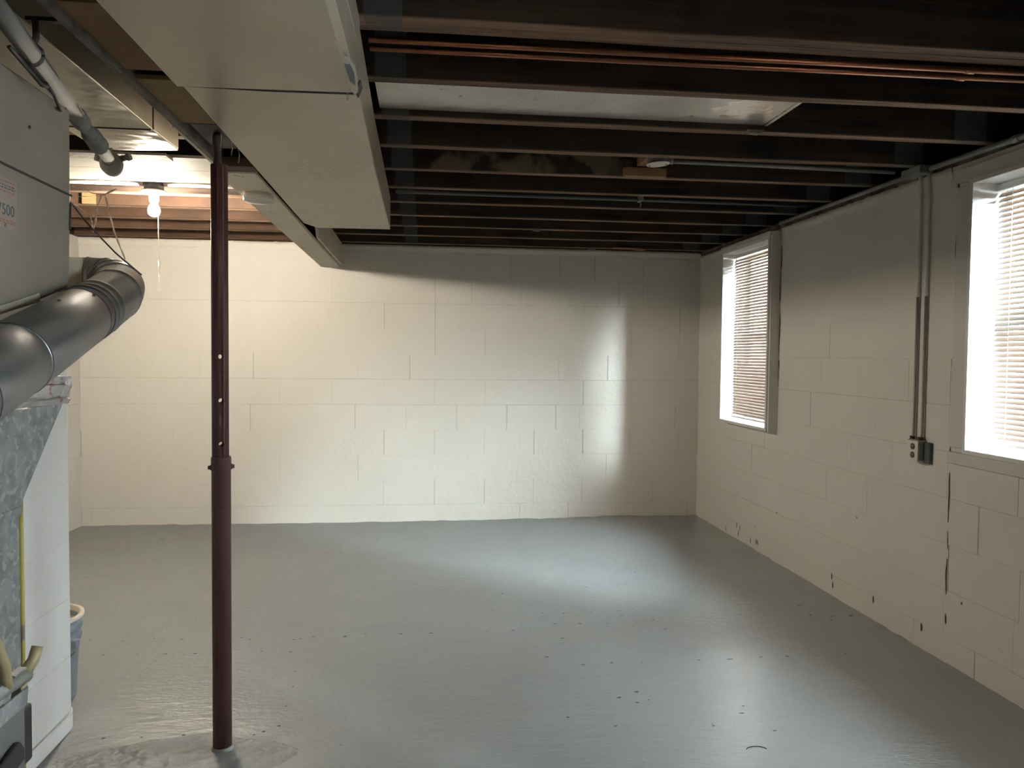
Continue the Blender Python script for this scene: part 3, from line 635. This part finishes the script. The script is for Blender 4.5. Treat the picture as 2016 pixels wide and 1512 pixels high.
for y in (3.352, 3.292): MB().sweep([(2.262, y, .96), (2.262, y, .975)], .0115, 8).build('connector', rust_m, ob)

# ---------------------------------------------------------------- iron pipe at upper left
ip = empty('iron_pipe', (-1.0, 2.3, 2.02), 'thick grey iron pipe slanting below the narrow duct, capped at its end', 'pipe')
A, Bp = Vector((-.70, .95, 2.02)), Vector((-1.150, 3.02, 2.02))
d = (Bp-A).normalized(); at = lambda y: A+d*((y-A.y)/d.y)
MB().sweep([A, at(2.46)], .0215, 18).build('pipe_run', iron_m, ip)
MB().sweep([at(2.52), at(2.95)], .0200, 18).build('pipe_run', iron_m, ip)
MB().sweep([at(2.40), at(2.405), at(2.47), at(2.475)], [.0215, .0265, .0265, .022], 18).build('coupling', iron_m, ip)
MB().sweep([at(2.60), at(2.605), at(2.72), at(2.725), at(2.735), at(2.74)], [.022, .028, .029, .031, .031, .02], 18).build('coupling', iron_m, ip)
e = at(2.98)
MB().sweep([e-d*.06, e-d*.035, e-d*.03, e+Vector((0, 0, -.005)), e+d*.03+Vector((0, 0, -.012)), e+d*.045+Vector((0, 0, -.014))], [.024, .025, .036, .040, .034, .015], 18).build('end_fitting', iron_m, ip)
MB().sweep([e+Vector((.03, -.01, .012)), e+Vector((.058, -.016, .018)), e+Vector((.060, -.016, .018)), e+Vector((.072, -.018, .022))], [.011, .010, .014, .013], 10).build('plug', iron_m, ip)
MB().sweep([e+Vector((-.03, -.02, .01)), e+Vector((-.048, -.025, .014))], [.014, .013], 10).build('plug', iron_m, ip)
MB().sweep([e+Vector((.008, -.03, .02)), e+Vector((.008, -.035, .045))], [.009, .008], 10).build('plug', iron_m, ip)
hk = at(2.02)
hg = empty('pipe_hanger', hk, 'dark hooked strap holding up the grey iron pipe, with a loose wire loop', 'hanger')
MB().box(-.925, -.845, 1.925, 1.945, 2.098, 2.107).build('hanger_plate', rope_m, hg)
MB().sweep([(-.905, 1.93, 2.10), (-.903, 1.93, 2.06), (-.915, 1.93, 2.035)], .008, 8).build('hanger_rod', iron_m, hg)
q0 = at(1.93)
MB().sweep([q0+Vector((.024*math.cos(t), 0, .024*math.sin(t))) for t in [i*math.tau/12 for i in range(13)]], .005, 6).build('hanger_ring', rope_m, hg)
MB().sweep([q0+Vector((0, -.10, -.02)), q0+Vector((.012, -.03, -.050)), q0+Vector((.012, .02, -.062)), q0+Vector((.01, .05, -.055))], .005, 8).build('wire_loop', rope_m, hg)
MB().sweep([at(2.05)+Vector((0, 0, -.022)), at(2.07)+Vector((.014, 0, -.045)), at(2.13)+Vector((.014, 0, -.064)), at(2.22)+Vector((.004, 0, -.050)), at(2.26)+Vector((0, 0, -.022))], .0035, 8).build('wire_loop', rope_m, hg)

# ---------------------------------------------------------------- chimney pier (painted block, round corner)
chm = empty('chimney', (-1.5, 2.6, 0), 'white painted block chimney pier with a rounded corner, left edge', 'chimney')
def course(z0, z1, grow=0, c=.0006):
    x0, x1, y0, y1, rr = -1.85, -1.238+grow, 2.0, 2.91+grow, .10
    pl = [(x0, y0), (x1, y0)]+[(x1-rr+rr*math.cos(t), y1-rr+rr*math.sin(t)) for t in [i*math.pi/2/10 for i in range(11)]]+[(x0, y1)]
    n = len(pl)
    mb = MB()
    cx, cy = -1.55, 2.44
    def sh(p, k): return (p[0]-(k if p[0] > cx else -k), p[1]-(k if p[1] > cy else -k))
    vs = [(*sh(p, c), z0) for p in pl]+[(*p, z0+c) for p in pl]+[(*p, z1-c) for p in pl]+[(*sh(p, c), z1) for p in pl]
    mb.add(vs, [(j*n+i, j*n+(i+1) % n, (j+1)*n+(i+1) % n, (j+1)*n+i) for j in range(3) for i in range(n)]+[tuple(range(n)), tuple(3*n+i for i in reversed(range(n)))])
    mb.build('block', chim_m, chm)
zz = [-.01, .06]+[.06+.2032*k for k in range(1, 11)]+[2.208]
for i in range(len(zz)-1): course(zz[i]+(.0012 if i < 2 else .0002), zz[i+1]-(.0012 if i < 2 else 0), .004 if i == 0 else random.uniform(-.0004, .0004), .003 if i < 2 else .0006)

# ---------------------------------------------------------------- furnace
fu = empty('furnace', (-1.15, 1.7, 0), 'furnace at the left edge: beige plenum above, galvanised return and grey cabinet below', 'furnace')
mb = MB(); x = -.95; th = -.26
mb.prism([(x, .6, 1.36), (x, 1.72, 1.385), (x, 2.02, 1.455), (x, 2.185, 1.50), (x, 2.195, 1.56), (x, 2.204, 1.70), (x, 2.206, 1.978), (x, .6, 1.985)], (th, 0, 0))
mb.build('plenum', plen_m, fu, bevel=.006, seg=3)
MB().prism([(x+.0005, .6, 1.768), (x+.0005, 2.207, 1.747), (x+.0005, 2.207, 1.752), (x+.0005, .6, 1.773)], (.0028, 0, 0)).build('plenum_seam', crack_m, fu)
MB().prism([(x+.0005, .6, 1.3755), (x+.0005, 1.72, 1.402), (x+.0005, 2.02, 1.475), (x+.0005, 2.02, 1.452), (x+.0005, 1.72, 1.386), (x+.0005, .6, 1.362)], (.006, 0, 0)).build('plenum_flange', beam_m, fu, bevel=.002, seg=1)
MB().sweep([(x, 1.99, 1.87), (x+.003, 1.99, 1.87)], .004, 10).build('screw', rust_m, fu)
MB().prism([(x+.001, 2.195, 1.73), (x+.001, 2.200, 1.73), (x+.001, 2.198, 1.66), (x+.001, 2.190, 1.655)], (.003, 0, 0)).build('plenum_seam', crack_m, fu)
st = MB().prism([(x+.0005, 1.70, 1.606), (x+.0005, 1.924, 1.608), (x+.0005, 1.926, 1.723), (x+.0005, 1.70, 1.722)], (.0012, 0, 0)).build('sticker', sticker_m, fu)
def text(s, y, z, size, parent, m=ink_m):
    cu_ = bpy.data.curves.new('lettering', 'FONT'); cu_.body = s; cu_.size = size; cu_.align_x = 'RIGHT'; cu_.extrude = .0003
    t = bpy.data.objects.new('tmp', cu_); C.objects.link(t); bpy.context.view_layer.update()
    me = bpy.data.meshes.new_from_object(t.evaluated_get(bpy.context.evaluated_depsgraph_get())); bpy.data.objects.remove(t)
    o = bpy.data.objects.new('lettering', me); C.objects.link(o); me.materials.append(m)
    me.transform(Matrix.Translation((x+.002, y, z)) @ Matrix(((0, 0, 1, 0), (1, 0, 0, 0), (0, 1, 0, 0), (0, 0, 0, 1))))
    attach(o, parent)
text('7500', 1.914, 1.640, .036, st); text('A', 1.879, 1.612, .015, st)
red_m, _ = mat('faded_red_print', (.34, .16, .12), .8)
for k, (z, y0, m_) in enumerate(((1.716, 1.74, red_m), (1.707, 1.72, ink_m), (1.701, 1.73, ink_m), (1.693, 1.75, red_m), (1.628, 1.76, red_m), (1.623, 1.73, red_m))):
    y = y0
    while y < 1.915:
        l = random.uniform(.004, .013); MB().box(x+.0018, x+.0021, y, min(y+l, 1.917), z-.0016, z+.0014).build('print_mark', m_, st); y += l+.004
# galvanised return with foil tape collar
xr = -1.0
MB().prism([(xr, .8, 1.19), (xr, 2.262, 1.188), (xr, 2.051, .969), (xr, 2.022, .93), (xr, 2.022, .40), (xr, .8, .40)], (-.16, 0, 0)).build('return_boot', galv_m, fu, bevel=.003, seg=1)
MB().prism([(xr, 1.9, .945), (xr, 2.026, .947), (xr, 2.026, .925), (xr, 1.9, .915)], (.004, 0, 0)).build('boot_flange', galv_m, fu, bevel=.001, seg=1)
def crumple(poly, t, name):
    bm = bmesh.new(); n = 30; y0, y1 = poly
    rows = [(1.1895, .002), (1.203, .010), (1.207, .003), (1.212, .006), (1.242, .008), (1.246, .001), (1.252, .004), (1.266, .010), (1.268, -.01)]
    mb = MB(); vs = []
    for i in range(n+1):
        y = y0+(y1-y0)*i/n
        for k, (z, dx) in enumerate(rows):
            vs.append((xr+dx+.005*noise.noise(Vector((y*22, z*60, 0)))+.002, y, z+.003*noise.noise(Vector((y*15, z*40, 7)))+(y-2.1)*-.02))
    R = len(rows); mb.add(vs, [(i*R+k, i*R+k+1, (i+1)*R+k+1, (i+1)*R+k) for i in range(n) for k in range(R-1)])
    o = mb.build(name, foil_m, fu); return o
crumple((1.5, 2.285), 0, 'foil_tape')
MB().prism([(xr+.004, 2.262, 1.262), (xr+.012, 2.285, 1.258), (xr+.010, 2.296, 1.235), (xr+.002, 2.280, 1.205), (xr+.008, 2.262, 1.20)], (-.10, .004, 0)).build('foil_fold', foil_m, fu)
# lower grey cabinet, black housing, tube fittings
xc = -.80
MB().box(xc-.15, xc, .5, 1.628, .02, .618).build('cabinet', cab_m, fu, bevel=.003, seg=1)
MB().prism([(xc-.001, .9, .619), (xc-.001, 1.628, .619), (xc-.001, 1.634, .654), (xc-.001, .9, .654)], (.006, 0, 0)).build('cabinet_rail', galv_m, fu, bevel=.0015, seg=1)
MB().box(xc-.07, xc-.012, 1.632, 1.684, .48, .600).build('drain_box', blk_m, fu, bevel=.006, seg=2)
MB().sweep([(xc-.04, 1.66, .60), (xc-.04, 1.66, .606)], [.018, .017], 14).build('drain_cap', dcond_m, fu)
MB().prism([(xc+.001, 1.2, .50), (xc+.001, 1.585, .565), (xc+.001, 1.600, .545), (xc+.001, 1.600, .52), (xc+.001, 1.57, .515), (xc+.001, 1.2, .44)], (.012, 0, 0)).build('vent_louvre', blk_m, fu, bevel=.003, seg=1)
MB().sweep([(xc-.02, 1.50, .672), (xc-.02, 1.60, .668), (xc-.018, 1.668, .664)], .016, 14).build('drain_tee', cond_m, fu)
MB().sweep([(xc-.02, 1.655, .662), (xc-.008, 1.680, .690), (xc-.004, 1.690, .715)], [.013, .0115, .0112], 12).build('drain_tube', tube_m, fu)
MB().sweep([(xc-.02, 1.655, .662), (xc-.024, 1.650, .62), (xc-.026, 1.645, .58)], [.014, .013, .013], 12).build('drain_tube', tube_m, fu)
MB().sweep([(xc-.01, 1.49, .83), (xc-.01, 1.545, .775), (xc-.01, 1.575, .72), (xc-.012, 1.585, .672)], .0105, 12).build('drain_tube', tube_m, fu)
MB().box(xc-.02, xc-.004, 1.2, 1.556, .6835, .689).build('bracket', galv_m, fu)
MB().box(xc-.02, xc-.004, 1.600, 1.645, .6845, .689).build('bracket', galv_m, fu)
o = MB().sweep([(-1.05, 2.128, 1.35), (-1.05, 2.128, .45), (-1.05, 2.12, .02)], .0065, 12).build('gas_tube', yel_m)
tag(place(o, (-1.05, 2.12, .02)), 'slim yellow gas tube rising between the galvanised return and the chimney', 'tube')
o = MB().box(-1.06, -1.045, 2.085, 2.112, .30, .62).build('dark_channel', blk_m)
tag(place(o, (-1.05, 2.10, .30)), 'narrow black channel upright beside the yellow gas tube', 'channel')
MB().box(-1.075, -1.058, 2.07, 2.113, .62, 1.02).build('side_flange', white_m, fu)

# ---------------------------------------------------------------- flue pipe
fp = empty('flue_pipe', (-.85, 1.9, 1.33), 'dark grey metal flue pipe bending back into the chimney', 'flue')
def bez(P, n):
    P = [Vector(p) for p in P]; out = []
    for i in range(n+1):
        t = i/n; out.append(P[0]*(1-t)**3+P[1]*3*t*(1-t)**2+P[2]*3*t*t*(1-t)+P[3]*t**3)
    return out
a, b = Vector((-.735, 1.15, 1.212)), Vector((-.872, 2.06, 1.416)); dv = (b-a).normalized(); L0 = (b-a).length
RP = .074
def seg_(s0, s1, r0, r1, nm):
    p = [a+dv*s for s in (s0, s0+.002, s1-.002, s1)]
    MB().sweep(p, [r0-.001, r0, r1, r1-.001], 48).build(nm, flue_m, fp)
seg_(0, .20*L0+.0, RP+.0012, RP+.0012, 'pipe_section'); seg_(.20*L0-.012, .49*L0, RP, RP, 'pipe_section'); seg_(.485*L0, L0+.0, RP+.0012, RP+.0012, 'pipe_section')
dark_ring = lambda s, rr: MB().sweep([a+dv*(s-.0016), a+dv*(s+.0016)], rr+.0008, 48).build('crimp_line', crack_m, fp)
dark_ring(.20*L0, RP+.001); dark_ring(.49*L0, RP+.001); dark_ring(L0, RP+.001)
# adjustable elbow: gores with raised rings
c0 = b+dv*.05; el = bez([c0, c0+dv*.15, Vector((-.90, 2.62, 1.56)), Vector((-1.06, 2.58, 1.555))], 24)
tail = [Vector((-1.13, 2.565, 1.555)), Vector((-1.25, 2.54, 1.555))]
MB().sweep([b, b+dv*.012, b+dv*.02, b+dv*.03, c0], [RP-.001, RP-.001, RP-.004, RP-.001, RP], 48).build('elbow_collar', flue_m, fp)
for s0, s1 in ((0, 2), (2, 4), (4, 11), (11, 16), (16, 19), (19, 21), (21, 24)):
    pts = el[s0:s1+1]; n = len(pts); rr = [RP+.003*(1 if i in (0, n-1) else 0) for i in range(n)]
    e0 = (pts[1]-pts[0]).normalized()*.006; e1 = (pts[-1]-pts[-2]).normalized()*.006
    pts2 = [pts[0], pts[0]+e0]+pts[1:-1]+[pts[-1]-e1, pts[-1]]
    MB().sweep(pts2, [RP+.0028, RP+.0006]+[RP]*(n-2)+[RP+.0006, RP+.0028], 48).build('elbow_gore', flue_m, fp)
MB().sweep([el[-1]]+tail, [RP, RP-.001, RP-.001], 48).build('pipe_section', beam_m, fp)
MB().sweep([Vector((-1.19, 2.553, 1.555)), Vector((-1.246, 2.541, 1.555))], [RP+.006, RP+.012], 40).build('flue_collar', beam_m, fp)
for s, off in ((.80*L0, (.2, 1)), (.99*L0, (.6, .8))):
    c = a+dv*s; sd = Vector((1, 0, 0)).cross(dv).normalized(); n_ = (sd*off[1]+Vector((1, 0, 0))*off[0]).normalized()
    MB().sweep([c+n_*RP, c+n_*(RP+.004)], .004, 8).build('screw', rust_m, fp)
hw = MB().sweep([(-1.040, 2.40, 1.775), (-1.0, 2.40, 1.722), (-.973, 2.40, 1.690), (-.915, 2.41, 1.625), (-.845, 2.42, 1.562)], .0024, 8).build('hanger_wire', rope_m)
tag(place(hw, (-.845, 2.42, 1.562)), 'thin dark wire tied from the plenum down to the flue elbow', 'wire')

# ---------------------------------------------------------------- cobwebs
def strand(mb, pts, r0=.0015):
    P = [Vector(p) for p in pts]; out = []
    for i in range(len(P)-1):
        for k in range(4):
            q = P[i].lerp(P[i+1], k/4)
            out.append(q+Vector([.0035*noise.noise(q*40+Vector((i, j*9, 0))) for j in range(3)]))
    out.append(P[-1]); mb.sweep(out, [r0*random.uniform(.6, 1.7) for _ in out], 6)
wbm = MB()
V = [(-1.075, 2.85, 1.9), (-1.106, 2.85, 1.885), (-1.129, 2.85, 1.876), (-1.14, 2.85, 1.832), (-1.147, 2.85, 1.793), (-1.164, 2.85, 1.806), (-1.157, 2.85, 1.778), (-1.154, 2.85, 1.747), (-1.113, 2.85, 1.864), (-1.101, 2.85, 1.815), (-1.08, 2.85, 1.736), (-1.05, 2.85, 1.657), (-1.193, 2.85, 1.9), (-1.223, 2.85, 1.906), (-1.21, 2.85, 1.868), (-1.223, 2.85, 1.85), (-1.126, 2.85, 1.899), (-1.168, 2.85, 1.887)]
for ids, rr in (([0, 1, 2, 3, 4, 7], 0.0024), ([3, 5, 6, 7], 0.0016), ([1, 8, 9, 10, 11], 0.0022), ([2, 17, 12, 13], 0.0013), ([2, 14, 15], 0.0007), ([16, 12], 0.0006), ([5, 15], 0.0006)):
    strand(wbm, [V[k] for k in ids], rr)
tag(wbm.build('cobweb', web_m), 'dusty tan cobweb strands hanging from the iron pipe end', 'cobweb', kind='stuff')
wb2 = MB()
for (x, y, z, l) in ((-.640, 2.66, 2.03, .045), (-.637, 2.74, 2.03, .05), (-.66, 2.60, 2.045, .05), (-.205, 2.06, 2.01, .02)):
    strand(wb2, [(x, y, z), (x+.002, y, z-l*.5), (x-.001, y, z-l)], .001)
tag(wb2.build('cobweb', web_m), 'small pale cobweb threads hanging beside the post head', 'cobweb', kind='stuff')

# ---------------------------------------------------------------- bucket behind the chimney
bk = empty('bucket', (-1.458, 3.078, 0), 'blue-grey plastic bucket with a paint-crusted rim, half hidden behind the chimney', 'bucket')
MB().lathe((-1.458, 3.078, 0), [(0, .004), (.118, .004), (.122, .010), (.134, .225), (.143, .228), (.143, .242), (.136, .245), (.136, .265), (.145, .268), (.145, .277), (.138, .280), (.140, .308), (.149, .310), (.149, .321), (.138, .321), (.136, .27), (.118, .02), (0, .016)], 48).build('bucket_body', bucket_m, bk)
MB().lathe((-1.458, 3.078, 0), [(.1515, .312), (.1515, .324), (.148, .3255), (.137, .3245), (.134, .305)], 48).build('bucket_rim', rim_m, bk)
MB().lathe((-1.458, 3.078, 0), [(0, .285), (.1355, .285)], 32).build('dried_paint', rim_m, bk)
MB().box(-1.307, -1.285, 2.99, 3.02, .225, .255).build('handle_lug', bucket_m, bk, bevel=.004, seg=1)
MB().sweep([(-1.455+.156*math.cos(t), 3.078+.156*math.sin(t)*.98, .235-.10*max(0, math.sin(-t))) for t in [-.35-i*(2.44/16) for i in range(17)]], .0022, 8).build('bail_handle', rust_m, bk)
